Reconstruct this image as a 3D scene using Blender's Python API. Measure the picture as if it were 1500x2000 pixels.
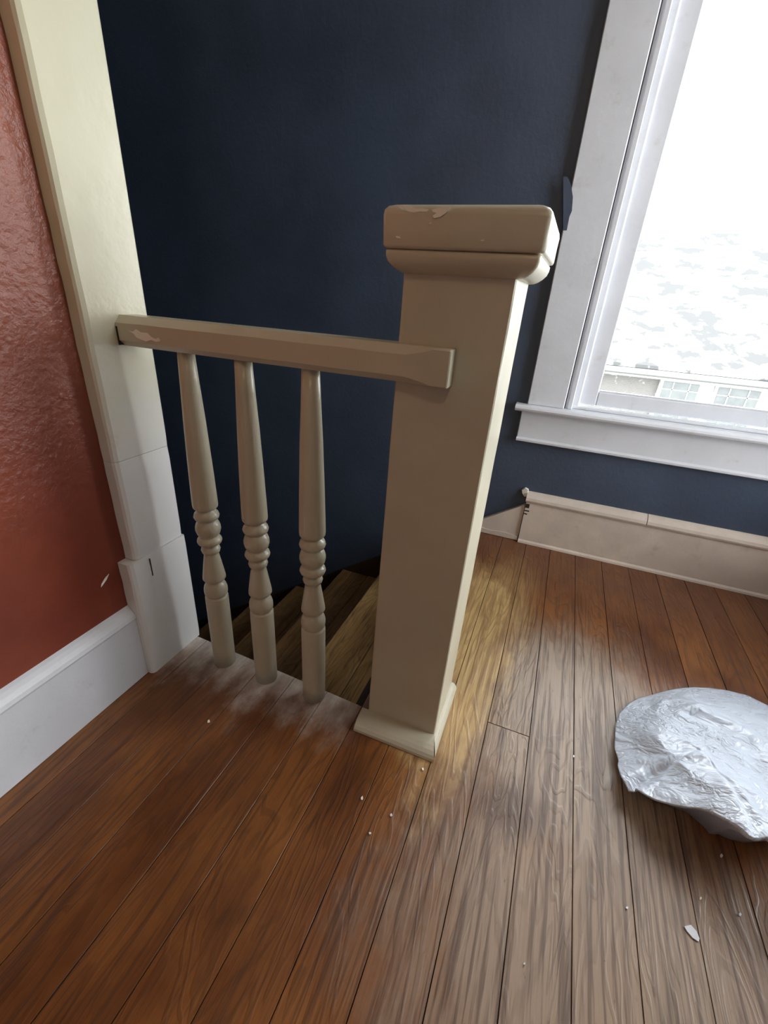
import bpy, bmesh, math, random
from mathutils import Vector, Matrix, noise
random.seed(7)
for o in list(bpy.data.objects): bpy.data.objects.remove(o)
C = bpy.context.scene.collection
S = 0.8            # the scene is laid out in units of the camera height, then scaled to metres at the end
F = 868.0          # focal length in pixels of the 1500 x 2000 frame

# ------------------------------------------------------------------ camera
cd = bpy.data.cameras.new('camera'); cam = bpy.data.objects.new('camera', cd); C.objects.link(cam)
bpy.context.scene.camera = cam
cd.sensor_fit = 'HORIZONTAL'; cd.sensor_width = 36; cd.lens = F/1500*36; cd.clip_start = .02; cd.clip_end = 200
def unit(v): return Vector(v).normalized()
vy = unit((1128-750, 600-1000, F)); vz = -unit((628-750, 2770-1000, F))      # vanishing points of the boards and of the verticals
vz = (vz - vy*(vz.dot(vy))).normalized(); vx = vy.cross(vz)
R = Matrix((vx, vy, vz)).transposed()                                        # world -> image axes
cam.matrix_world = Matrix.Translation((0, 0, 1*S)) @ Matrix((R[0], -R[1], -R[2])).transposed().to_4x4()
def ray(u, v): return R.transposed() @ Vector((u-750, v-1000, F))
def onz(u, v, z=0.0):
    d = ray(u, v); t = (z-1)/d.z; return Vector((0, 0, 1)) + d*t

# ------------------------------------------------------------------ world, lights, exposure
W = bpy.data.worlds.new('world'); bpy.context.scene.world = W; W.use_nodes = True
wn = W.node_tree.nodes; wl = W.node_tree.links
bg = wn['Background']; bg.inputs['Color'].default_value = (.93, .975, 1.0, 1); bg.inputs['Strength'].default_value = 11.0
vs = bpy.context.scene.view_settings
vs.view_transform = 'Standard'; vs.look = 'None'; vs.exposure = 0.35; vs.gamma = 1.0; vs.use_curve_mapping = False
def area(name, loc, rot, sx, sy, power, col, portal=False):
    l = bpy.data.lights.new(name, 'AREA'); l.shape = 'RECTANGLE'; l.size = sx*S; l.size_y = sy*S; l.energy = power; l.color = col
    o = bpy.data.objects.new(name, l); C.objects.link(o); o.location = loc; o.rotation_euler = rot
    if portal: l.cycles.is_portal = True
    return o
PI = math.pi
area('window_portal', (.64, 2.16, 1.55), (-PI/2, 0, 0), 1.2, 1.9, 1, (1, 1, 1), True)       # back window, facing into the room
area('added_window_portal', (1.68, 1.36, 1.40), (0, PI/2, 0), 1.8, .88, 1, (1, 1, 1), True)     # added unseen window in the right wall, for side light
lamp = bpy.data.lights.new('fill_bulb', 'POINT'); lamp.energy = 6; lamp.color = (1.0, .76, .48); lamp.shadow_soft_size = .06
lo = bpy.data.objects.new('fill_bulb', lamp); C.objects.link(lo); lo.location = (.35, -.9, 2.45)                          # added warm fill bulb, unseen behind the camera

# ------------------------------------------------------------------ material helpers
class MT:
    def __init__(s, name, rough=.5, spec=.5):
        s.m = bpy.data.materials.new(name); s.m.use_nodes = True
        s.n = s.m.node_tree.nodes; s.l = s.m.node_tree.links; s.b = s.n['Principled BSDF']
        s.b.inputs['Roughness'].default_value = rough; s.b.inputs['Specular IOR Level'].default_value = spec
    def set(s, node, key, v):
        if isinstance(v, bpy.types.NodeSocket): s.l.new(v, node.inputs[key])
        else: node.inputs[key].default_value = v
    def pos(s):                                                # world position in layout units
        g = s.n.new('ShaderNodeNewGeometry'); return s.vmath('SCALE', g.outputs['Position'], scale=1/S)
    def rnd(s): return s.n.new('ShaderNodeObjectInfo').outputs['Random']
    def vmath(s, op, a, b=None, scale=None):
        n = s.n.new('ShaderNodeVectorMath'); n.operation = op; s.set(n, 0, a)
        if b is not None: s.set(n, 1, b)
        if scale is not None: n.inputs['Scale'].default_value = scale
        return n.outputs[0]
    def math(s, op, a, b=0.0, c=0.0, clamp=False):
        n = s.n.new('ShaderNodeMath'); n.operation = op; s.set(n, 0, a); s.set(n, 1, b); s.set(n, 2, c); n.use_clamp = clamp
        return n.outputs[0]
    def sep(s, v):
        n = s.n.new('ShaderNodeSeparateXYZ'); s.set(n, 0, v); return n.outputs
    def comb(s, x, y, z):
        n = s.n.new('ShaderNodeCombineXYZ'); s.set(n, 0, x); s.set(n, 1, y); s.set(n, 2, z); return n.outputs[0]
    def noise(s, v, scale=5, detail=4, rough=.55, dist=0.0):
        n = s.n.new('ShaderNodeTexNoise'); s.set(n, 'Vector', v); s.set(n, 'Scale', scale); s.set(n, 'Detail', detail)
        s.set(n, 'Roughness', rough); s.set(n, 'Distortion', dist); return n.outputs['Fac']
    def voro(s, v, scale=5):
        n = s.n.new('ShaderNodeTexVoronoi'); s.set(n, 'Vector', v); s.set(n, 'Scale', scale); return n.outputs['Distance']
    def mix(s, f, a, b):
        n = s.n.new('ShaderNodeMix'); n.data_type = 'RGBA'
        s.set(n, 0, f); s.set(n, 6, a if isinstance(a, bpy.types.NodeSocket) else (*a, 1)); s.set(n, 7, b if isinstance(b, bpy.types.NodeSocket) else (*b, 1))
        return n.outputs[2]
    def ramp(s, f, a, b):                                      # smooth 0..1 between a and b
        n = s.n.new('ShaderNodeMapRange'); n.interpolation_type = 'SMOOTHSTEP'
        s.set(n, 'Value', f); s.set(n, 'From Min', a); s.set(n, 'From Max', b); return n.outputs[0]
    def bump(s, h, strength=.2, dist=.01):
        n = s.n.new('ShaderNodeBump'); s.set(n, 'Height', h); s.set(n, 'Strength', strength); s.set(n, 'Distance', dist)
        s.l.new(n.outputs[0], s.b.inputs['Normal'])
    def col(s, v): s.set(s.b, 'Base Color', v if isinstance(v, bpy.types.NodeSocket) else (*v, 1)); return s.m
def srgb(*c): return tuple(((x/255)/12.92 if x <= 10 else ((x/255+.055)/1.055)**2.4) for x in c)

def paint(name, c, rough=.35, var=.12, bump=.12, bscale=30, dirt=None, brush=False):
    t = MT(name, rough); p = t.pos()
    n = t.noise(p, 6, 5); k = t.noise(p, bscale, 3)
    dark = tuple(x*(1-var) for x in c); f = t.ramp(n, .35, .65); col = t.mix(f, dark, c)
    if dirt: col = t.mix(t.math('MULTIPLY', t.ramp(t.noise(p, 13, 8, .7), .55, .78), .6), col, dirt)
    if brush: k = t.math('ADD', k, t.noise(t.vmath('MULTIPLY', p, (1, 1, .12)), bscale*3, 2))
    t.bump(k, bump, .004); return t.col(col)

M = {}
M['trim'] = paint('white_paint', (.72, .73, .77), .38, .06, .15, 40, dirt=(.50, .47, .42))
M['old_trim'] = paint('worn_white_paint', (.72, .61, .52), .5, .14, .25, 30, dirt=(.42, .33, .26))
M['tan'] = paint('tan_paint', (.59, .545, .42), .28, .08, .10, 26, brush=True)
M['chip'] = paint('exposed_undercoat', (.94, .90, .80), .6, .05, .1)
M['white'] = paint('white_ceiling_paint', (.75, .75, .72), .6)
M['dark'] = paint('dark_joint', (.03, .022, .016), .9)

def casing_mat():
    t = MT('glossy_paint_lamplit_top', .2); p = t.pos(); z = t.sep(p)[2]
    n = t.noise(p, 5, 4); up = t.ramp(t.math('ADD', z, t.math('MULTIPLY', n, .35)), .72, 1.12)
    c = t.mix(up, (.82, .82, .82), (.72, .68, .50))  # warm light from above put into the upper casing's colour
    c = t.mix(t.math('MULTIPLY', t.ramp(t.noise(p, 20, 6, .7), .62, .8), .35), c, (.45, .38, .22))
    near = t.math('MULTIPLY', t.ramp(z, .80, .86), t.math('SUBTRACT', 1, t.ramp(z, .93, 1.0)))
    h = t.math('ADD', t.noise(p, 18, 3), t.math('MULTIPLY', t.noise(p, 80, 4, .6), t.math('ADD', .05, t.math('MULTIPLY', near, .4))))
    t.bump(h, .16, .004); return t.col(c)
M['casing'] = casing_mat()

def red_wall():
    t = MT('red_plaster', .36); p = t.pos(); z = t.sep(p)[2]
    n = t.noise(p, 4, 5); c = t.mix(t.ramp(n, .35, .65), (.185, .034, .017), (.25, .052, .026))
    c = t.mix(t.math('MULTIPLY', t.ramp(z, .45, 1.1), .45), c, (.44, .16, .10))  # window sheen on the upper wall, put into its colour as salmon
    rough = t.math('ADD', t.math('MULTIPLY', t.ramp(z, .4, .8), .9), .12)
    h = t.math('ADD', t.noise(p, 62, 4, .6), t.math('MULTIPLY', t.ramp(t.voro(p, 40), .35, .05), .25))
    t.bump(t.math('MULTIPLY', h, rough), .6, .006); return t.col(c)
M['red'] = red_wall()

def blue_wall():
    t = MT('navy_wall_paint', .42, .5); p = t.pos()
    n = t.noise(p, 3, 4); c = t.mix(t.ramp(n, .3, .7), (.050, .067, .104), (.064, .087, .134))
    c = t.mix(t.ramp(t.noise(p, 34, 3, .6), .785, .80), c, (.35, .37, .4))
    t.bump(t.math('ADD', t.noise(p, 55, 3), t.noise(p, 8, 2)), .15, .006); return t.col(c)
M['blue'] = blue_wall()

def wood(name, reg=True, base=None):
    t = MT(name, .34, .5); p = t.pos(); X, Y, Z = t.sep(p)[:3]; r = t.rnd()
    off = t.math('MULTIPLY', r, 57.0)
    sv = t.comb(t.math('ADD', X, off), t.math('MULTIPLY', Y, .035), t.math('ADD', Z, off))
    fib = t.noise(sv, 110, 4, .6)                                       # fine fibres along the board
    sv2 = t.comb(t.math('ADD', X, off), t.math('MULTIPLY', Y, .16), off)
    body = t.noise(sv2, 9, 3, .5, .6)
    rings = t.math('SINE', t.math('MULTIPLY', body, 95))                 # cathedral figure
    rings = t.ramp(rings, .1, .95)
    blot = t.noise(t.vmath('MULTIPLY', p, (1, .55, 1)), 7, 5, .6)
    a = base or ((.12, .036, .009), (.31, .118, .030))
    col = t.mix(t.ramp(t.math('ADD', t.math('MULTIPLY', r, .20), t.math('MULTIPLY', blot, 1.0)), .35, .95), a[0], a[1])
    figcol = t.mix(.5, col, (.06, .026, .012))
    col = t.mix(t.math('MULTIPLY', rings, .55), col, figcol)
    col = t.mix(t.math('MULTIPLY', t.ramp(fib, .50, .66), .55), col, (.05, .022, .012))
    rough = t.math('ADD', .20, t.math('MULTIPLY', fib, .26))
    if reg:
        bl = t.math('MULTIPLY', t.math('SUBTRACT', blot, .5), 1.0)
        fine = t.math('MULTIPLY', t.math('SUBTRACT', t.noise(p, 17, 6, .7), .5), .35)
        def spot(cx, cy, rx, ry, soft=.5, amt=1.0):
            dx = t.math('DIVIDE', t.math('SUBTRACT', X, cx), rx); dy = t.math('DIVIDE', t.math('SUBTRACT', Y, cy), ry)
            d = t.math('SQRT', t.math('ADD', t.math('MULTIPLY', dx, dx), t.math('MULTIPLY', dy, dy)))
            d = t.math('ADD', d, t.math('ADD', bl, fine))
            return t.math('MULTIPLY', t.math('SUBTRACT', 1, t.ramp(d, 1-soft, 1+soft*.4)), amt)
        worn_sheen = t.math('MAXIMUM', spot(.22, .95, .32, .48, .5, .95), spot(.30, .45, .42, .42, .6, .85))  # grey wear, with window sheen mixed into its colour
        greyw = t.mix(t.ramp(fib, .46, .62), (.37, .275, .20), (.18, .125, .092))
        greyw = t.mix(t.math('MULTIPLY', rings, .22), greyw, (.14, .105, .085))
        greyw = t.mix(t.math('MULTIPLY', t.ramp(t.noise(t.vmath('MULTIPLY', p, (1, .3, 1)), 60, 6, .75), .60, .72), .6), greyw, (.08, .055, .045))
        col = t.mix(worn_sheen, col, greyw)
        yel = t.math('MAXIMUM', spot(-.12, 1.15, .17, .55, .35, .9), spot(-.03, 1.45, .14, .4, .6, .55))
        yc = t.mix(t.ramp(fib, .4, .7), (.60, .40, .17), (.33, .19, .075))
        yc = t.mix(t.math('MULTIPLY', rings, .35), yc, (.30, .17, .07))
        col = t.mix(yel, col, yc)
        # dark stain in the worn place and a darker, redder strip along the back wall
        col = t.mix(spot(.10, .68, .10, .07, .7, .55), col, (.07, .035, .025))
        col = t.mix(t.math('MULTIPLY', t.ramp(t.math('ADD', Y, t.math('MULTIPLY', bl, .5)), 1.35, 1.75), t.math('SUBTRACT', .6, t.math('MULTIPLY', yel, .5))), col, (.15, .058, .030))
        # spilled white paint along the edge under the balusters
        edge = t.math('MULTIPLY', t.ramp(t.math('ADD', Y, t.math('ADD', t.math('MULTIPLY', bl, .40), t.math('MULTIPLY', fine, .35))), .62, .82), t.math('SUBTRACT', 1, t.ramp(X, -.36, -.27)))
        edge = t.math('MULTIPLY', edge, t.math('ADD', .55, t.math('MULTIPLY', t.ramp(t.noise(t.vmath('MULTIPLY', p, (1, .5, 1)), 14, 4), .35, .62), .5)))
        col = t.mix(edge, col, (.74, .71, .66))
        rough = t.math('ADD', rough, t.math('MULTIPLY', worn_sheen, .08))
    specks = t.ramp(t.voro(t.vmath('ADD', p, (3, 1, 0)), 12), .025, .0)
    col = t.mix(t.math('MULTIPLY', specks, .8), col, (.03, .018, .012))
    t.set(t.b, 'Roughness', rough)
    t.bump(t.math('ADD', fib, t.math('MULTIPLY', rings, .35)), .35, .003); return t.col(col)
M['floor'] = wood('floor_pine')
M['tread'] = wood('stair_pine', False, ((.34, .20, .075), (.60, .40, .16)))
M['tread_dark'] = wood('dark_stair_pine', False, ((.14, .075, .028), (.27, .15, .055)))  # darker tone for every tread below the first
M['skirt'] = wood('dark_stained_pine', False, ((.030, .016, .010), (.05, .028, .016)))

def bag_mat():
    t = MT('thin_white_plastic', .3, .5); p = t.pos()
    t.b.inputs['Transmission Weight'].default_value = 0.0
    t.b.inputs['Subsurface Weight'].default_value = .3
    t.b.inputs['Subsurface Radius'].default_value = (.02, .02, .02)
    X, Y, Z = t.sep(p)[:3]
    q = t.comb(t.math('ADD', X, t.math('MULTIPLY', Y, .6)), t.math('MULTIPLY', t.math('SUBTRACT', Y, t.math('MULTIPLY', X, .35)), 1.25), 0)
    def ridge(sc, d): return t.math('ABSOLUTE', t.math('SUBTRACT', t.noise(q, sc, 3, .55, d), .5))
    m = t.ramp(t.noise(q, 5, 2), .48, .60)
    h = t.math('ADD', t.math('MULTIPLY', ridge(16, .8), 1.1), t.math('MULTIPLY', ridge(40, .5), t.math('ADD', .05, t.math('MULTIPLY', m, .9))))
    t.bump(h, .6, .016); return t.col((.60, .655, .75))
M['bag'] = bag_mat()
def glass_mat():
    t = MT('window_glass', 0.02); n = t.n; tr = n.new('ShaderNodeBsdfTransparent'); gl = n.new('ShaderNodeBsdfGlossy'); gl.inputs['Roughness'].default_value = .03
    fr = n.new('ShaderNodeFresnel'); fr.inputs[0].default_value = 1.35; mx = n.new('ShaderNodeMixShader')
    t.l.new(fr.outputs[0], mx.inputs[0]); t.l.new(tr.outputs[0], mx.inputs[1]); t.l.new(gl.outputs[0], mx.inputs[2])
    t.l.new(mx.outputs[0], n['Material Output'].inputs[0]); return t.m
M['glass'] = glass_mat()
def roof_mat():
    t = MT('mottled_shingles', .9, .1); p = t.pos()
    n = t.noise(t.vmath('MULTIPLY', p, (.8, .9, .9)), 2.4, 6, .6, .3)
    return t.col(t.mix(t.ramp(n, .50, .56), (.30, .30, .29), (.0615, .062, .0615)))
M['roof'] = roof_mat()
def brick_mat():
    t = MT('pale_brick', .9, .1); p = t.pos()
    b = t.n.new('ShaderNodeTexBrick'); X, Y, Z = t.sep(p)[:3]; t.set(b, 'Vector', t.comb(X, Z, 0)); b.inputs['Scale'].default_value = 6
    b.inputs['Color1'].default_value = (.102, .096, .091, 1); b.inputs['Color2'].default_value = (.111, .106, .10, 1); b.inputs['Mortar'].default_value = (.133, .125, .118, 1)
    return t.col(t.mix(t.ramp(t.noise(p, 9, 4), .6, .68), b.outputs['Color'], (.2, .2, .19)))
M['brick'] = brick_mat()
M['siding'] = paint('white_siding', (.30, .30, .29), .8, .03)
M['gutter'] = paint('gutter_shade', (.095, .095, .092), .8, .03)
M['pane'] = paint('house_pane', (.050, .058, .056), .25, .35, .05, 5)
M['ground'] = paint('lawn', (.12, .13, .09), .9, .3)

def onY(u, v, Y): d = ray(u, v); return Vector((0, 0, 1))+d*(Y/d.y)
# ------------------------------------------------------------------ mesh helpers
def link(name, bm, mat, parent=None, smooth=False, kind=None):
    me = bpy.data.meshes.new(name); bmesh.ops.recalc_face_normals(bm, faces=bm.faces); bm.to_mesh(me); bm.free()
    me.materials.append(mat); o = bpy.data.objects.new(name, me); C.objects.link(o)
    if smooth:
        for f in me.polygons: f.use_smooth = True
    if parent: o.parent = parent
    if kind: o['kind'] = kind
    return o
def empty(name, loc=(0, 0, 0), label=None, cat=None, group=None, kind=None, parent=None):
    o = bpy.data.objects.new(name, None); C.objects.link(o); o.location = loc
    if label: o['label'] = label
    if cat: o['category'] = cat
    if group: o['group'] = group
    if kind: o['kind'] = kind
    if parent: o.parent = parent
    return o
def box(bm, a, b, bev=0.0, seg=1):
    v = [bm.verts.new((x, y, z)) for x in (a[0], b[0]) for y in (a[1], b[1]) for z in (a[2], b[2])]
    q = [(0, 1, 3, 2), (4, 6, 7, 5), (0, 4, 5, 1), (2, 3, 7, 6), (0, 2, 6, 4), (1, 5, 7, 3)]
    fs = [bm.faces.new([v[i] for i in f]) for f in q]
    if bev:
        es = {e for f in fs for e in f.edges}
        bmesh.ops.bevel(bm, geom=list(es), offset=bev, segments=seg, affect='EDGES', profile=.5)
def bx(name, a, b, mat, parent=None, bev=0.0, seg=1, kind=None, loc=None):
    bm = bmesh.new(); box(bm, a, b, bev, seg)
    return link(name, bm, mat, parent, kind=kind)
def prism(bm, pts, ext):                                       # planar polygon (3D points) extruded by vector ext
    a = [bm.verts.new(p) for p in pts]; b = [bm.verts.new(Vector(p)+Vector(ext)) for p in pts]
    n = len(pts); bm.faces.new(a); bm.faces.new(b[::-1])
    for i in range(n): bm.faces.new((a[i], b[i], b[(i+1) % n], a[(i+1) % n]))
def pr(name, pts, ext, mat, parent=None, bev=0.0, kind=None):
    bm = bmesh.new(); prism(bm, pts, ext)
    if bev: bmesh.ops.bevel(bm, geom=list(bm.edges), offset=bev, segments=1, affect='EDGES')
    return link(name, bm, mat, parent, kind=kind)
def lathe(bm, prof, n=32):
    rings = []
    for r, z in prof: rings.append([bm.verts.new((r*math.cos(2*PI*i/n), r*math.sin(2*PI*i/n), z)) for i in range(n)])
    for A, B in zip(rings, rings[1:]):
        for i in range(n): bm.faces.new((A[i], A[(i+1) % n], B[(i+1) % n], B[i]))
    bm.faces.new(rings[0]); bm.faces.new(rings[-1])
def wall_open(name, axis, at, thick, u0, u1, z0, z1, ops, mat):
    """wall with rectangular openings (u0,u1,z0,z1); axis 'y' = wall at constant y"""
    bm = bmesh.new()
    us = sorted({u0, u1, *[o[0] for o in ops], *[o[1] for o in ops]}); zs = sorted({z0, z1, *[o[2] for o in ops], *[o[3] for o in ops]})
    for a, b in zip(us, us[1:]):
        for c, d in zip(zs, zs[1:]):
            if any(o[0] <= a and b <= o[1] and o[2] <= c and d <= o[3] for o in ops): continue
            if axis == 'y': box(bm, (a, at, c), (b, at+thick, d))
            else: box(bm, (at, a, c), (at+thick, b, d))
    bmesh.ops.remove_doubles(bm, verts=bm.verts, dist=1e-5)
    seen = {}
    for f in list(bm.faces): seen.setdefault(tuple(sorted(v.index for v in f.verts)), []).append(f)
    bm.verts.index_update(); seen = {}
    for f in bm.faces: seen.setdefault(tuple(sorted(v.index for v in f.verts)), []).append(f)
    bmesh.ops.delete(bm, geom=[f for g in seen.values() if len(g) > 1 for f in g], context='FACES')
    return link(name, bm, mat, kind='structure')

XL, XR, YB, YR, ZC = -.925, 1.50, 1.965, -2.2, 2.75             # red wall, right wall, back wall, rear wall, ceiling
EDGE = .80; TOPX = -.309; XS = -3.3                             # floor edge under the balusters, top nosing, left end of the stairwell

# ------------------------------------------------------------------ shell
wall_open('wall_back', 'y', YB, .17, XS, XR, -2.6, ZC, [(.04, 1.24, .60, 2.55)], M['blue'])
wall_open('wall_right', 'x', XR, .17, YR, YB+.17, -.2, ZC, [(.92, 1.80, .50, 2.30)], M['blue'])
wall_open('wall_rear', 'y', YR-.17, .17, XL-.15, XR+.17, -.2, ZC, [], M['white'])
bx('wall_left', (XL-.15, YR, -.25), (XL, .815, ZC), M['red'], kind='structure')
bx('wall_stair_left', (XS-.1, .60, -2.6), (XS, YB+.17, ZC), M['blue'], kind='structure')
bx('wall_stair_front', (XS, .60, -2.6), (XL-.15, .745, ZC), M['blue'], kind='structure')
bx('wall_stair_lower', (XL-.15, .60, -2.6), (XR, .745, -.25), M['blue'], kind='structure')
bx('ceiling', (XS-.1, YR-.17, ZC), (XR+.17, YB+.17, ZC+.12), M['white'], kind='structure')

# ------------------------------------------------------------------ floor, one object per board
floor = empty('floor', kind='structure')
bx('subfloor', (XL-.10, YR, -.25), (TOPX-.03, .775, -.034), M['dark'], floor)
bx('subfloor', (TOPX-.03, YR, -.25), (XR, YB, -.034), M['dark'], floor)
PIT = .1077
k0 = -8
def edge_y(x): return .812-(x+.89)*.045
for k in range(k0, 20):
    xa = .014+PIT*(k-1); xb = xa+PIT
    if xb > XR+.1: break
    xa2 = max(xa, XL+.002); xb2 = min(xb, XR-.002)
    if xb2-xa2 < .01: continue
    cuts = [YR]
    y = YR + random.uniform(.3, 1.4)
    while y < (.55 if xb < TOPX+.03 else 1.6):
        if y < .1 or y > 1.7: cuts.append(y)
        y += random.uniform(1.0, 1.9)
    if k == 1: cuts = [YR, -.5, .880]
    if k == -1: cuts = [YR, -.9]
    left = xb < TOPX+.03
    cuts.append(None)
    for a, b in zip(cuts, cuts[1:]):
        g = .0009
        if b is None: e0, e1 = (edge_y(xa2), edge_y(xb2)) if left else (YB-.004, YB-.004)
        else: e0 = e1 = b-g
        dz = random.uniform(-.0004, .0004); s = a+g
        bm = bmesh.new(); xo = xa2+g; xp = xb2-g; ch = .0004
        P = [(xo, s), (xp, s), (xp, e1), (xo, e0)]
        bot = [bm.verts.new((x, y, -.034)) for x, y in P]; mid = [bm.verts.new((x, y, dz-ch)) for x, y in P]
        Q = [(xo+ch, s+ch), (xp-ch, s+ch), (xp-ch, e1-ch), (xo+ch, e0-ch)]; top = [bm.verts.new((x, y, dz)) for x, y in Q]
        bm.faces.new(top); bm.faces.new(bot[::-1])
        for A, B in ((bot, mid), (mid, top)):
            for i in range(4): bm.faces.new((A[i], A[(i+1) % 4], B[(i+1) % 4], B[i]))
        link('floorboard', bm, M['floor'], floor)

# ------------------------------------------------------------------ stairs going down to the left
st = empty('staircase', (TOPX, 1.38, 0), 'bare pine winding-down stair flight behind the white balusters', 'stairs')
st['label'] = 'bare pine stairs going down to the left behind the balusters'
RISE, RUN = .215, .315
def ch(name, bm_fn, mat, par, **kw):
    o = bm_fn; return o
for i in range(0, 9):
    xn = -.300-RUN*i; z = -RISE*i
    # riser under nosing i
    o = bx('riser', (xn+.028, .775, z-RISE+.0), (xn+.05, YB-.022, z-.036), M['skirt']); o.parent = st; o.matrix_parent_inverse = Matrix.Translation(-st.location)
    if i > 0:
        for a, b in ((xn, xn+.155), (xn+.158, xn+RUN+.028)):
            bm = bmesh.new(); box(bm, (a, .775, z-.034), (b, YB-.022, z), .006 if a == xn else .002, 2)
            o = link('tread', bm, M['tread'] if i == 1 else M['tread_dark'], st); o.matrix_parent_inverse = Matrix.Translation(-st.location)
# skirt board on the back wall, its top a line parallel to the flight
sk = lambda x: .076+.695*(x+.202)
o = pr('skirt_board', [(-.302, YB-.022, sk(-.302)-.003), (XS+.01, YB-.022, sk(XS)), (XS+.01, YB-.022, -2.55), (-.302, YB-.022, -1.0)], (0, .022, 0), M['skirt'], st)
o.matrix_parent_inverse = Matrix.Translation(-st.location)
bx('floor_lower', (XS, .6, -2.6), (XR, YB, -2.45), M['tread'], kind='structure')
bx('trim_3', (XS, .745, -2.45), (TOPX+.03, .775, -.034), M['blue'], kind='structure')

# ------------------------------------------------------------------ back baseboard
bb = empty('baseboard_back', kind='structure')
def base_profile(y, h): return [(0, y), (0, y)]
def run_x(name, prof, x0, x1, mat, par):                      # profile [(y,z)...] swept along x
    bm = bmesh.new(); prism(bm, [(x0, y, z) for y, z in prof], (x1-x0, 0, 0)); return link(name, bm, mat, par)
YF = YB-.028
run_x('board', [(YB, .006), (YF, .006), (YF, .205), (YB, .205)], -.026, XR-.002, M['old_trim'], bb)
for a, b in ((-.030, .455), (.4575, XR-.002)):
    run_x('cap_moulding', [(YB, .2055), (YF-.006, .2055), (YF-.009, .214), (YF-.006, .226), (YF+.006, .238), (YB-.008, .246), (YB, .247)], a, b, M['old_trim'], bb)
run_x('shoe', [(YF-.002, .001), (YF-.012, .001), (YF-.010, .010), (YF-.002, .016)], -.026, XR-.002, M['old_trim'], bb)
pr('skirt_end', [(-.029, YB-.020, .026), (-.029, YB-.020, sk(-.029)-.012), (-.300, YB-.020, sk(-.300)-.002), (-.300, YB-.020, .002), (-.27, YB-.020, .002)], (0, .020, 0), M['old_trim'], bb)
pr('rough_bottom_strip', [(-.030, YB-.024, .002), (-.030, YB-.024, .024), (-.1, YB-.025, .027), (-.16, YB-.024, .022), (-.22, YB-.025, .026), (-.265, YB-.024, .020), (-.29, YB-.024, .002)], (0, .024, 0), M['old_trim'], bb)
pr('plaster_crumb', [(-.052, YB-.012, .232), (-.040, YB-.014, .218), (-.029, YB-.014, .222), (-.028, YB-.014, .256), (-.044, YB-.012, .262), (-.058, YB-.01, .248)], (0, .012, 0), M['chip'], bb, .002)
for i, (x, z, w, h) in enumerate([(-.0255, .175, .016, .02), (-.0255, .158, .02, .006), (-.0255, .142, .014, .006)]):
    bx('knife_nick', (x, YF-.0006, z), (x+w, YF+.004, z+h), M['dark'], bb)

# ------------------------------------------------------------------ window in the back wall
wi = empty('window_1', kind='structure')
YC = YB-.022
bx('side_casing', (-.107, YC, .628), (.036, YB, 2.62), M['trim'], wi, .003)
bx('side_casing', (1.244, YC, .628), (1.387, YB, 2.62), M['trim'], wi, .003)
bx('head_casing', (-.125, YC-.004, 2.62), (1.405, YB, 2.74), M['trim'], wi, .003)
bm = bmesh.new(); prism(bm, [(-.150, y, z) for y, z in [(YB+.08, .602), (YC-.026, .602), (YC-.034, .608), (YC-.037, .615), (YC-.034, .623), (YC-.027, .628), (YB+.08, .628)]], (1.58, 0, 0))
link('stool', bm, M['trim'], wi)
bx('apron', (-.124, YC+.003, .470), (1.404, YB, .602), M['trim'], wi, .003)
run_x('apron_bead', [(YC+.003, .470), (YC-.006, .474), (YC-.007, .482), (YC+.003, .489)], -.124, 1.404, M['trim'], wi)
# jambs, stops and sashes
bx('jamb', (.0395, YB+.001, .628), (.048, YB+.168, 2.55), M['trim'], wi)
bx('jamb', (1.232, YB+.001, .628), (1.24, YB+.168, 2.55), M['trim'], wi)
bx('head_jamb', (.048, YB+.001, 2.54), (1.232, YB+.168, 2.549), M['trim'], wi)
bx('stop', (.048, YB-.012, .628), (.066, YB+.022, 2.54), M['trim'], wi, .003)
bx('stop', (1.214, YB-.012, .628), (1.232, YB+.022, 2.54), M['trim'], wi, .003)
bx('outer_stop', (.048, YB+.022, .628), (.088, YB+.04, 2.54), M['trim'], wi, .002)
bx('outer_stop', (1.192, YB+.022, .628), (1.232, YB+.04, 2.54), M['trim'], wi, .002)
sa = empty('sash', parent=wi)
bx('stile', (.088, YB+.045, .645), (.1525, YB+.085, 2.0), M['trim'], sa, .004)
bx('stile', (1.1275, YB+.045, .645), (1.192, YB+.085, 2.0), M['trim'], sa, .004)
bx('bottom_rail', (.1525, YB+.045, .645), (1.1275, YB+.085, .701), M['trim'], sa, .004)
bx('glazing_bead', (.1535, YB+.052, .7015), (1.1265, YB+.066, .706), M['trim'], sa)
bx('sill_strip', (.05, YB+.012, .6285), (1.23, YB+.040, .640), M['trim'], wi, .002)
bx('meeting_rail', (.1525, YB+.045, 1.95), (1.1275, YB+.085, 2.0), M['trim'], sa, .004)
bx('upper_stile', (.05, YB+.09, 1.97), (.11, YB+.125, 2.54), M['trim'], wi, .003)
bx('upper_stile', (1.17, YB+.09, 1.97), (1.23, YB+.125, 2.54), M['trim'], wi, .003)
bx('upper_rail', (.11, YB+.09, 1.97), (1.17, YB+.125, 2.01), M['trim'], wi, .003)
bx('glass', (.1526, YB+.064, .7012), (1.1274, YB+.067, 1.95), M['glass'], sa)
bx('upper_glass', (.11, YB+.106, 2.01), (1.17, YB+.109, 2.54), M['glass'], wi)
bm = bmesh.new(); prism(bm, [onY(u, v, YC-.0002) for u, v in [(1108, 345), (1115, 360), (1119, 385), (1117, 412), (1112, 424), (1107, 450), (1100, 450), (1100, 345)]], (0, -.0006, 0))
link('blue_paint_smear', bm, M['blue'], wi)
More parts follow.
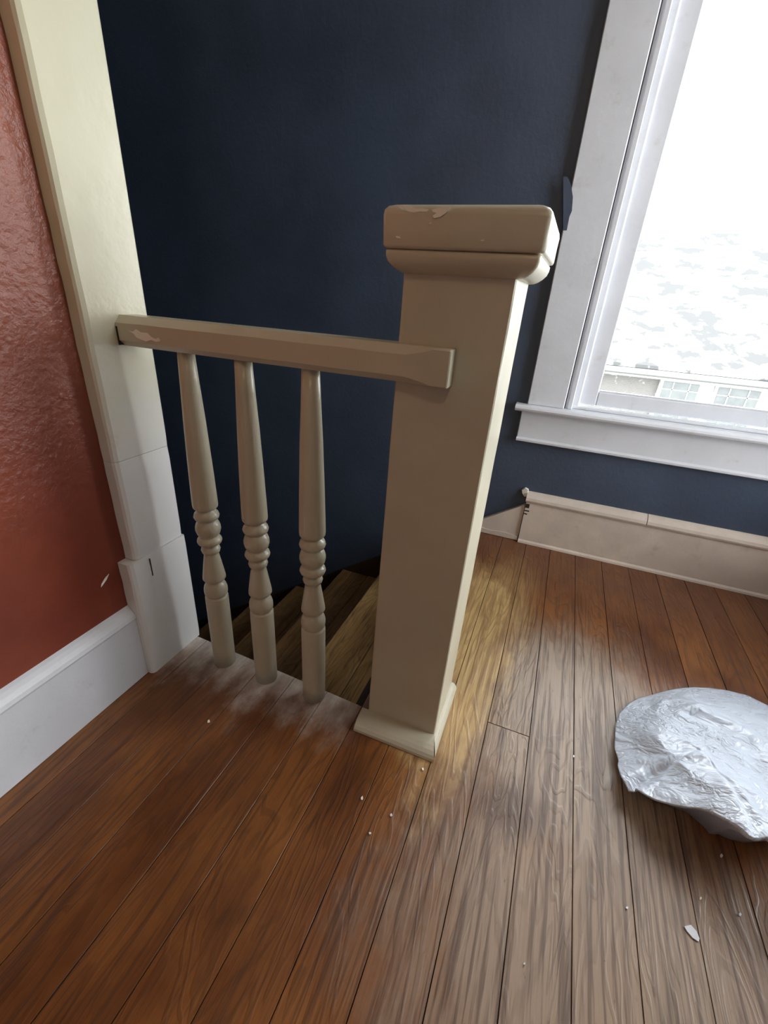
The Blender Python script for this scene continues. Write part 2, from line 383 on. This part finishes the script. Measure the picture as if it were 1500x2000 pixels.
# added window outside the frame, lights newel and back wall from the right
w2 = empty('added_side_window', kind='structure'); A, B, t = (XR-.02, .80, .38), (XR+.03, 1.92, 2.42), .12
bx('casing', A, (B[0], A[1]+t, B[2]), M['trim'], w2); bx('casing', (A[0], B[1]-t, A[2]), B, M['trim'], w2)
bx('casing', (A[0], A[1]+t, B[2]-t), (B[0], B[1]-t, B[2]), M['trim'], w2); bx('casing', (A[0], A[1]+t, A[2]), (B[0], B[1]-t, A[2]+t), M['trim'], w2)
bx('glass', (XR+.08, .92, .50), (XR+.084, 1.80, 2.30), M['glass'], w2); bx('meeting_rail', (XR+.06, .92, 1.37), (XR+.10, 1.80, 1.41), M['trim'], w2)
# socket for the added fill bulb behind the camera
pl = empty('fill_pendant', (.35, -.9, ZC), 'unseen warm bulb added behind the viewer as fill light', 'lamp')
bm = bmesh.new(); lathe(bm, [(.05, 0), (.05, -.02), (.012, -.03), (.012, -.16), (.022, -.17), (.022, -.22)], 20); link('socket', bm, M['trim'], pl)

# ------------------------------------------------------------------ left wall: baseboard, casing, plinth
bl = empty('baseboard_left', kind='structure')
def run_y(name, prof, y0, y1, mat, par):                      # profile [(x,z)...] swept along y
    bm = bmesh.new(); prism(bm, [(x, y0, z) for x, z in prof], (0, y1-y0, 0)); return link(name, bm, mat, par)
run_y('board', [(XL, .001), (-.905, .001), (-.905, .190), (XL, .190)], YR+.002, .640, M['trim'], bl)
run_y('cap_moulding', [(XL, .1905), (-.9035, .1905), (-.901, .197), (-.904, .206), (-.911, .216), (-.918, .224), (XL, .230)], YR+.002, .640, M['trim'], bl)
cs = empty('trim_1', kind='structure')
XC = -.889
def casing_piece(z0, z1, name='casing_board', y0=.663, y1=.818, x=XC, seed=0):
    """upright board with a slightly wavy, softened front-left arris"""
    bm = bmesh.new(); n = max(2, int((z1-z0)/.03)); rows = []
    for i in range(n+1):
        z = z0+(z1-z0)*i/n; w = .0035*noise.noise((seed, z*9, 0)); v = .002*noise.noise((seed, z*21, 5))
        pr_ = [(XL, y0+w*.6+v), (x-.010+v, y0+w*.4), (x-.004, y0+.003+w*.5), (x, y0+.011+w), (x, y1-.004), (x-.003, y1), (XL, y1)]
        if i in (0, n): pr_ = [(a - (.0015 if a > XL else 0), b) for a, b in pr_]
        rows.append([bm.verts.new((a, b, z)) for a, b in pr_])
    for A, B in zip(rows, rows[1:]):
        for j in range(len(A)-1): bm.faces.new((A[j], A[j+1], B[j+1], B[j]))
        bm.faces.new((A[-1], A[0], B[0], B[-1]))
    bm.faces.new(rows[0]); bm.faces.new(rows[-1]); return link(name, bm, M['casing'], cs)
casing_piece(.3625, .6205, seed=1); casing_piece(.6215, ZC-.002, seed=2)
casing_piece(.001, .361, 'plinth_block', .640, .822, -.884, 3)
bx('split', (-.8845, .696, .300), (-.8834, .699, .352), M['dark'], cs)

# ------------------------------------------------------------------ railing: newel, cap, rail, balusters
rl = empty('stair_railing', (-.19, .855, 0), 'tan painted stair railing with square newel post, rail and three turned balusters', 'railing')
PINV = Matrix.Translation(-rl.location)
def under(o, p=None):
    o.parent = p or rl; o.matrix_parent_inverse = PINV if p is None else Matrix(); return o
LEAN = .012/1.033
def newel_mesh():
    bm = bmesh.new(); rows = []; n = 28
    for i in range(n+1):
        z = .002+(1.033-.002)*i/n; cx = -.1935+LEAN*z; h = .0895; c = .0022
        P = [(-h+c, -h), (h-c, -h), (h, -h+c), (h, h-c), (h-c, h), (-h+c, h), (-h, h-c), (-h, -h+c)]
        rows.append([bm.verts.new((cx+x+.0006*noise.noise((z*14, k, 1)), .8545+y, z)) for k, (x, y) in enumerate(P)])
    for A, B in zip(rows, rows[1:]):
        for j in range(8): bm.faces.new((A[j], A[(j+1) % 8], B[(j+1) % 8], B[j]))
    bm.faces.new(rows[0]); bm.faces.new(rows[-1]); return bm
newel = under(link('newel_post', newel_mesh(), M['tan']))
def squircle(hx, hy, r, n=5):
    P = []
    for cx, cy, a0 in ((hx-r, hy-r, 0), (-hx+r, hy-r, 90), (-hx+r, -hy+r, 180), (hx-r, -hy+r, 270)):
        for i in range(n+1):
            a = math.radians(a0+90*i/n); P.append((cx+r*math.cos(a), cy+r*math.sin(a)))
    return P
def stack(prof, cx, cy, r, jig=0):
    bm = bmesh.new(); rows = []
    for h, z in prof:
        P = squircle(h, h, min(r, h*.5)); rows.append([bm.verts.new((cx+x+jig*noise.noise((x*40, y*40, z*40)), cy+y+jig*noise.noise((y*40, z*40, x*40)), z+jig*.5*noise.noise((x*30, y*30, z)))) for x, y in P])
    n = len(rows[0])
    for A, B in zip(rows, rows[1:]):
        for j in range(n): bm.faces.new((A[j], A[(j+1) % n], B[(j+1) % n], B[j]))
    bm.faces.new(rows[0]); bm.faces.new(rows[-1]); return bm
CX, CY = -.1785, .8545
low = [(.088, 1.0315), (.096, 1.0325), (.103, 1.036), (.109, 1.041), (.114, 1.047), (.1165, 1.054), (.117, 1.061), (.112, 1.0635)]
under(link('cap_moulding', stack(low, CX, CY, .006, .0015), M['tan'], smooth=True))
up = [(.115, 1.0635), (.1205, 1.065), (.122, 1.068), (.1225, 1.09), (.1225, 1.106), (.121, 1.113), (.1165, 1.118), (.110, 1.1205), (.09, 1.1215)]
cap = under(link('newel_cap', stack(up, CX, CY, .010, .0018), M['tan'], smooth=True))
# base mouldings: quarter rounds on the front and right of the newel
def quarter(r, n=6): return [(0, 0)]+[(r*math.cos(PI/2*i/n), r*math.sin(PI/2*i/n)) for i in range(n+1)]
fr = [(-.283, .765), (-.104, .765)]
bm = bmesh.new(); q = quarter(.056)                         # front, mitred at the corner
A = [bm.verts.new((-.299, .765-d, .001+h*.42)) for d, h in q]; B = [bm.verts.new((-.104+d*.30, .765-d, .001+h*.42)) for d, h in q]
n = len(q); bm.faces.new(A); bm.faces.new(B)
for j in range(n): bm.faces.new((A[j], A[(j+1) % n], B[(j+1) % n], B[j]))
under(link('base_moulding', bm, M['tan']))
bm = bmesh.new(); q = quarter(.030)
A = [bm.verts.new((-.104+d*.55, .765-d*1.4, .001+h*.7)) for d, h in q]; B = [bm.verts.new((-.104+d*.55, .951, .001+h*.7)) for d, h in q]
n = len(q); bm.faces.new(A); bm.faces.new(B)
for j in range(n): bm.faces.new((A[j], A[(j+1) % n], B[(j+1) % n], B[j]))
under(link('base_moulding', bm, M['tan']))
# handrail
def rail_mesh():
    bm = bmesh.new(); rows = []
    def oct(c, y0=.731, y1=.799, z0=.8665, z1=.927):
        return [(y0+c, z0), (y1-c, z0), (y1, z0+c), (y1, z1-c*1.3), (y1-c, z1), (y0+c*1.2, z1), (y0, z1-c*1.3), (y0, z0+c)]
    xs = [-.925+.02*i for i in range(35)]+[-.215, -.200, -.172, -.170]
    for x in sorted(xs):
        c = .011 if x < -.23 else (.006 if x < -.205 else .0022)
        jig = .0012*noise.noise((x*12, 3, 1))
        P = oct(c+jig)
        if x > -.171: P = [(.765+(y-.765)*.97, .8967+(z-.8967)*.97) for y, z in P]
        rows.append([bm.verts.new((x, y, z)) for y, z in P])
    for A, B in zip(rows, rows[1:]):
        for j in range(8): bm.faces.new((A[j], A[(j+1) % 8], B[(j+1) % 8], B[j]))
    bm.faces.new(rows[0]); bm.faces.new(rows[-1]); return bm
rail = under(link('handrail', rail_mesh(), M['tan']))
o = bx('end_gap', (-.8895, .7298, .868), (-.8855, .7400, .905), M['dark']); o.parent = rail
# balusters, turned
T = 20
prof = [(.0300, .0), (.0302, .05), (.0303, .15), (.0301, .236), (.0292, .2385), (.0268, .241), (.0266, .2435), (.0285, .2455), (.0297, .249), (.0304, .256), (.0300, .265), (.0280, .273), (.0245, .2795), (.0200, .284),
        (.0190, .288), (.0268, .2925), (.0293, .297), (.0288, .304), (.0256, .325), (.0220, .348), (.0190, .366), (.0178, .372), (.0182, .3745), (.0218, .3775), (.0238, .3845), (.0218, .3915), (.0180, .3945), (.0178, .3985),
        (.0225, .4005), (.0283, .4045), (.0306, .4105), (.0290, .4165), (.0240, .4210), (.0212, .4235), (.0235, .4265), (.0280, .433), (.0305, .443), (.0303, .451), (.0275, .4605), (.0225, .4665), (.0208, .4690),
        (.0235, .471), (.0285, .4745), (.0305, .481), (.0285, .488), (.0235, .4935), (.0195, .497), (.0192, .5000), (.0262, .502), (.0292, .506), (.0300, .512), (.0294, .54), (.0272, .62), (.0238, .72), (.0200, .80), (.0172, .872)]
proto = None
for x in (-.7435, -.5985, -.4445):
    if proto is None:
        bm = bmesh.new(); lathe(bm, prof, 36); proto = o = link('baluster', bm, M['tan'], smooth=True)
        for f in proto.data.polygons:
            if len(f.vertices) > 6: f.use_smooth = False
    else: o = proto.copy(); C.objects.link(o)
    o.location = (x, .766, .0); o.rotation_euler = (0, 0, x*9); under(o)
# bare patches where the tan paint has flaked: thin flakes of undercoat lying proud of the paint
def flake(name, pts, nrm, par):                                # pts in layout space on a face, pushed .0006 out
    bm = bmesh.new(); n = Vector(nrm); P = [Vector(p)+n*.0002 for p in pts]; prism(bm, P, n*.0008)
    o = link(name, bm, M['chip']); o.parent = par; o.matrix_parent_inverse = Matrix.Translation(-rl.location) if par in (cap, rail) and False else Matrix(); return o
def onY(u, v, Y): d = ray(u, v); return Vector((0, 0, 1))+d*(Y/d.y)
YCF = CY-.1225-.0008
for pts in ([(778, 400), (786, 401), (794, 405), (803, 403), (812, 407), (826, 407), (838, 409), (834, 413), (820, 413), (808, 415), (797, 413), (790, 408), (781, 406)],
            [(843, 410), (855, 406), (868, 405), (880, 404), (876, 411), (868, 418), (860, 424), (848, 426), (845, 422), (853, 416), (846, 414)],
            [(773, 461), (781, 462), (783, 466), (775, 465)], [(938, 469), (946, 468), (945, 471), (940, 471)], [(838, 436), (843, 435), (841, 439)]):
    flake('bare_patch', [onY(u, v, YCF) for u, v in pts], (0, -1, 0), cap)
flake('bare_patch', [onY(u, v, .7302) for u, v in [(252, 646), (260, 648), (266, 643), (275, 649), (288, 650), (296, 658), (304, 662), (311, 659), (314, 666), (306, 668), (296, 664), (286, 667), (276, 663), (267, 659), (262, 652)]], (0, -1, 0), rail)

# ------------------------------------------------------------------ crumpled white bag on the floor
def bag():
    # outline in picture pixels with the height of the sheet's rim above the floor, continued beyond the frame
    rim = [(1210, 1392, .012), (1228, 1374, .012), (1246, 1364, .010), (1262, 1360, .012), (1290, 1352, .010), (1320, 1345, .012), (1352, 1342, .012), (1385, 1343, .012), (1420, 1348, .012), (1460, 1358, .014), (1500, 1378, .018),
           (1560, 1412, .03), (1620, 1470, .03), (1660, 1560, .04), (1640, 1650, .06), (1580, 1672, .08), (1530, 1655, .085), (1498, 1634, .09), (1482, 1641, .085), (1465, 1634, .088), (1448, 1616, .085), (1420, 1600, .08), (1388, 1584, .072), (1366, 1578, .066), (1340, 1576, .06), (1310, 1570, .052), (1280, 1562, .046),
           (1262, 1553, .040), (1241, 1540, .035), (1239, 1547, .024), (1227, 1545, .024), (1222, 1532, .030), (1212, 1515, .030), (1206, 1495, .026), (1208, 1485, .024), (1200, 1462, .022), (1201, 1432, .018), (1203, 1412, .014)]
    P = [onz(u, v, h*(1.0 if v < 1500 else 1.45)) for u, v, h in rim]
    c = sum(P, Vector())/len(P); c.z = 0
    # resample the rim
    m = 240; L = [0]
    for a, b in zip(P, P[1:]+P[:1]): L.append(L[-1]+(b-a).length)
    rs = []
    for i in range(m):
        t = L[-1]*i/m; k = max(j for j in range(len(P)) if L[j] <= t); f = (t-L[k])/(L[k+1]-L[k]); rs.append(P[k].lerp(P[(k+1) % len(P)], f))
    sm = [sum((rs[(i+j) % m] for j in range(-22, 23)), Vector())/45 for i in range(m)]
    bm = bmesh.new(); rings = 64; top = []; und = []
    def ht(q, e, z0):
        s = math.sin(min(1, e*1.7)*PI/2)
        n = noise.noise((q.x*7, q.y*9, 3)); f1 = 1-abs(noise.noise((q.x*11+q.y*7, q.y*16-q.x*9, 1)))*2; f2 = 1-abs(noise.noise((q.x*30, q.y*48, 8)))*2
        f3 = 1-abs(noise.noise((q.x*70+q.y*20, q.y*95, 2)))*2
        fold = 1-min(1, abs((q.y-1.10)+.55*(q.x-.55))/.05); fold2 = 1-min(1, abs((q.y-.98)+.35*(q.x-.60))/.06)
        return z0*(1-e)+.05*e+.026*s*(1+.5*n)+.007*f1*s+.010*s*max(0, fold)+.007*s*max(0, fold2)+.0012*f2*min(1, e*4+.25)
    for r in range(rings):
        e = (r/rings)**1.15; row = []; ro2 = []
        for i, p in enumerate(rs):
            q = p.lerp(sm[i], min(1, e*7)).lerp(Vector((c.x, c.y, p.z*.6)), e)
            row.append(bm.verts.new((q.x, q.y, max(.004, ht(q, e, p.z)))))
        top.append(row)
    for A, B in zip(top, top[1:]):
        for i in range(m): bm.faces.new((A[i], A[(i+1) % m], B[(i+1) % m], B[i]))
    cz = bm.verts.new((c.x, c.y, .07))
    for i in range(m): bm.faces.new((top[-1][i], top[-1][(i+1) % m], cz))
    # underside: curls in below the rim and rests on the floor
    prev = top[0]
    for e, k in ((.006, .93), (.03, .88), (.10, .80), (.22, .55), (.34, .0)):
        row = []
        for i, p in enumerate(rs):
            q = p.lerp(Vector((c.x, c.y, 0)), e); row.append(bm.verts.new((q.x, q.y, max(.0015, p.z*k+.001*noise.noise((q.x*30, q.y*30, 0))))))
        for i in range(m): bm.faces.new((prev[i], row[i], row[(i+1) % m], prev[(i+1) % m]))
        prev = row
    bm.faces.new(prev)
    o = link('plastic_bag', bm, M['bag'], smooth=True)
    o['label'] = 'crumpled thin white plastic bag lying on the floorboards right of the newel'; o['category'] = 'bag'
    return o
bag()

# ------------------------------------------------------------------ small debris
def chip(name, pts, z, mat, label, group=None, th=.0016):
    bm = bmesh.new(); prism(bm, [onz(u, v, z) for u, v in pts], (0, 0, th)); o = link(name, bm, mat)
    o['label'] = label; o['category'] = 'paint chip'
    if group: o['group'] = group
    return o
chip('paint_chip', [(1336, 1810), (1349, 1807), (1360, 1820), (1366, 1834), (1364, 1840), (1352, 1832), (1341, 1819)], .0012, M['trim'], 'largest white paint chip, wedge-shaped, on the boards below the plastic bag')
tiny = [(707, 1560, 5, 'pale paint crumb alone on the boards in front of the newel base'), (764, 1593, 4, 'small curled paint crumb on the boards just below the newel corner'),
        (723, 1628, 3.5, 'tiny white crumb on the boards furthest in front of the newel base'), (826, 1503, 3.5, 'tiny crumb touching the front corner of the newel base moulding'),
        (1408, 1672, 5, 'sliver of white paint in the shadow under the plastic bag'), (1224, 1773, 3.5, 'tiny white crumb on the boards left of the wedge-shaped paint chip'),
        (1368, 1755, 3.5, 'tiny white crumb on the boards just above the wedge-shaped paint chip'), (1445, 1787, 4, 'small white crumb on the boards right of the wedge-shaped paint chip'),
        (1024, 1883, 3, 'tiny crumb near the bottom middle of the floor'), (408, 1410, 4, 'small crumb on the boards in front of the leftmost baluster'),
        (1120, 1478, 3, 'tiny pale crumb in the board joint left of the plastic bag')]
for i, (u, v, r, lab) in enumerate(tiny):
    pts = [(u+r*random.uniform(.5, 1.1)*math.cos(a)*.8, v+r*random.uniform(.5, 1.1)*math.sin(a)) for a in [j*PI*2/5 for j in range(5)]]
    chip('paint_crumb', pts, .0012, M['chip'] if i % 3 == 0 else M['trim'], lab)
bm = bmesh.new(); prism(bm, [(XL+.0002, .585, .322), (XL+.0002, .603, .334), (XL+.0002, .612, .345), (XL+.0002, .600, .340), (XL+.0002, .588, .330)], (.0012, 0, 0))
o = link('flaked_spot', bm, M['chip']); o['label'] = 'small pale flake on the red wall beside the white plinth'; o['category'] = 'paint flake'

# ------------------------------------------------------------------ outside: the neighbouring house
nh = empty('neighbour_house', (3, 12, -6), 'pale neighbouring house with mottled roof, brick wall and white divided windows outside the window', 'house')
HINV = Matrix.Translation(-nh.location)
def hb(name, a, b, mat, par=None, bev=0.0):
    o = bx(name, a, b, mat, None, bev); o.parent = par or nh; o.matrix_parent_inverse = HINV if par is None else Matrix(); return o
hb('brick_wall', (-6, 12.05, -6), (2.10, 12.4, -.30), M['brick'])
hb('siding_wall', (2.10, 12.0, -6), (9, 12.4, -.30), M['siding'])
hb('soffit', (-6.5, 11.7, -.32), (9.5, 12.4, -.27), M['siding'])
hb('gutter', (-6.5, 11.58, -.27), (9.5, 11.72, -.13), M['gutter'], None, .03)
o = pr('roof', [(-6.5, 11.65, -.12), (-6.5, 11.65, -.05), (-6.5, 16.6, 3.05), (-6.5, 21, -.05), (-6.5, 21, -.12)], (16, 0, 0), M['roof']); o.parent = nh; o.matrix_parent_inverse = HINV
hb('end_wall', (-6, 12.4, -6), (9, 20.5, -.1), M['siding'])
for (x0, x1) in ((2.18, 2.88), (3.25, 4.02), (4.5, 5.3)):
    ztop, zbot = -.375, -1.55
    wf = hb('window', (x0-.07, 11.95, zbot-.07), (x1+.07, 12.0, ztop+.05), M['siding'])
    hb('pane', (x0, 11.93, zbot), (x1, 11.955, ztop), M['pane'], wf)
    d = .19*(x1-x0)/.7
    for x in (x0+d, x1-d): hb('muntin', (x-.012, 11.915, zbot), (x+.012, 11.935, ztop), M['siding'], wf)
    for z in (ztop-.16, ztop-.62): hb('muntin', (x0, 11.915, z-.012), (x1, 11.935, z+.012), M['siding'], wf)
bm = bmesh.new(); box(bm, (-60, 2.3, -6.1), (60, 90, -6)); g = link('ground', bm, M['ground'], kind='structure')

# ------------------------------------------------------------------ scale layout units to metres
done = set()
for o in list(C.objects):
    if o.type == 'MESH' and o.data.name not in done:
        done.add(o.data.name); o.data.transform(Matrix.Scale(S, 4))
    if o.type != 'CAMERA':
        o.location = o.location*S
        mi = o.matrix_parent_inverse.copy(); mi.translation = mi.translation*S; o.matrix_parent_inverse = mi
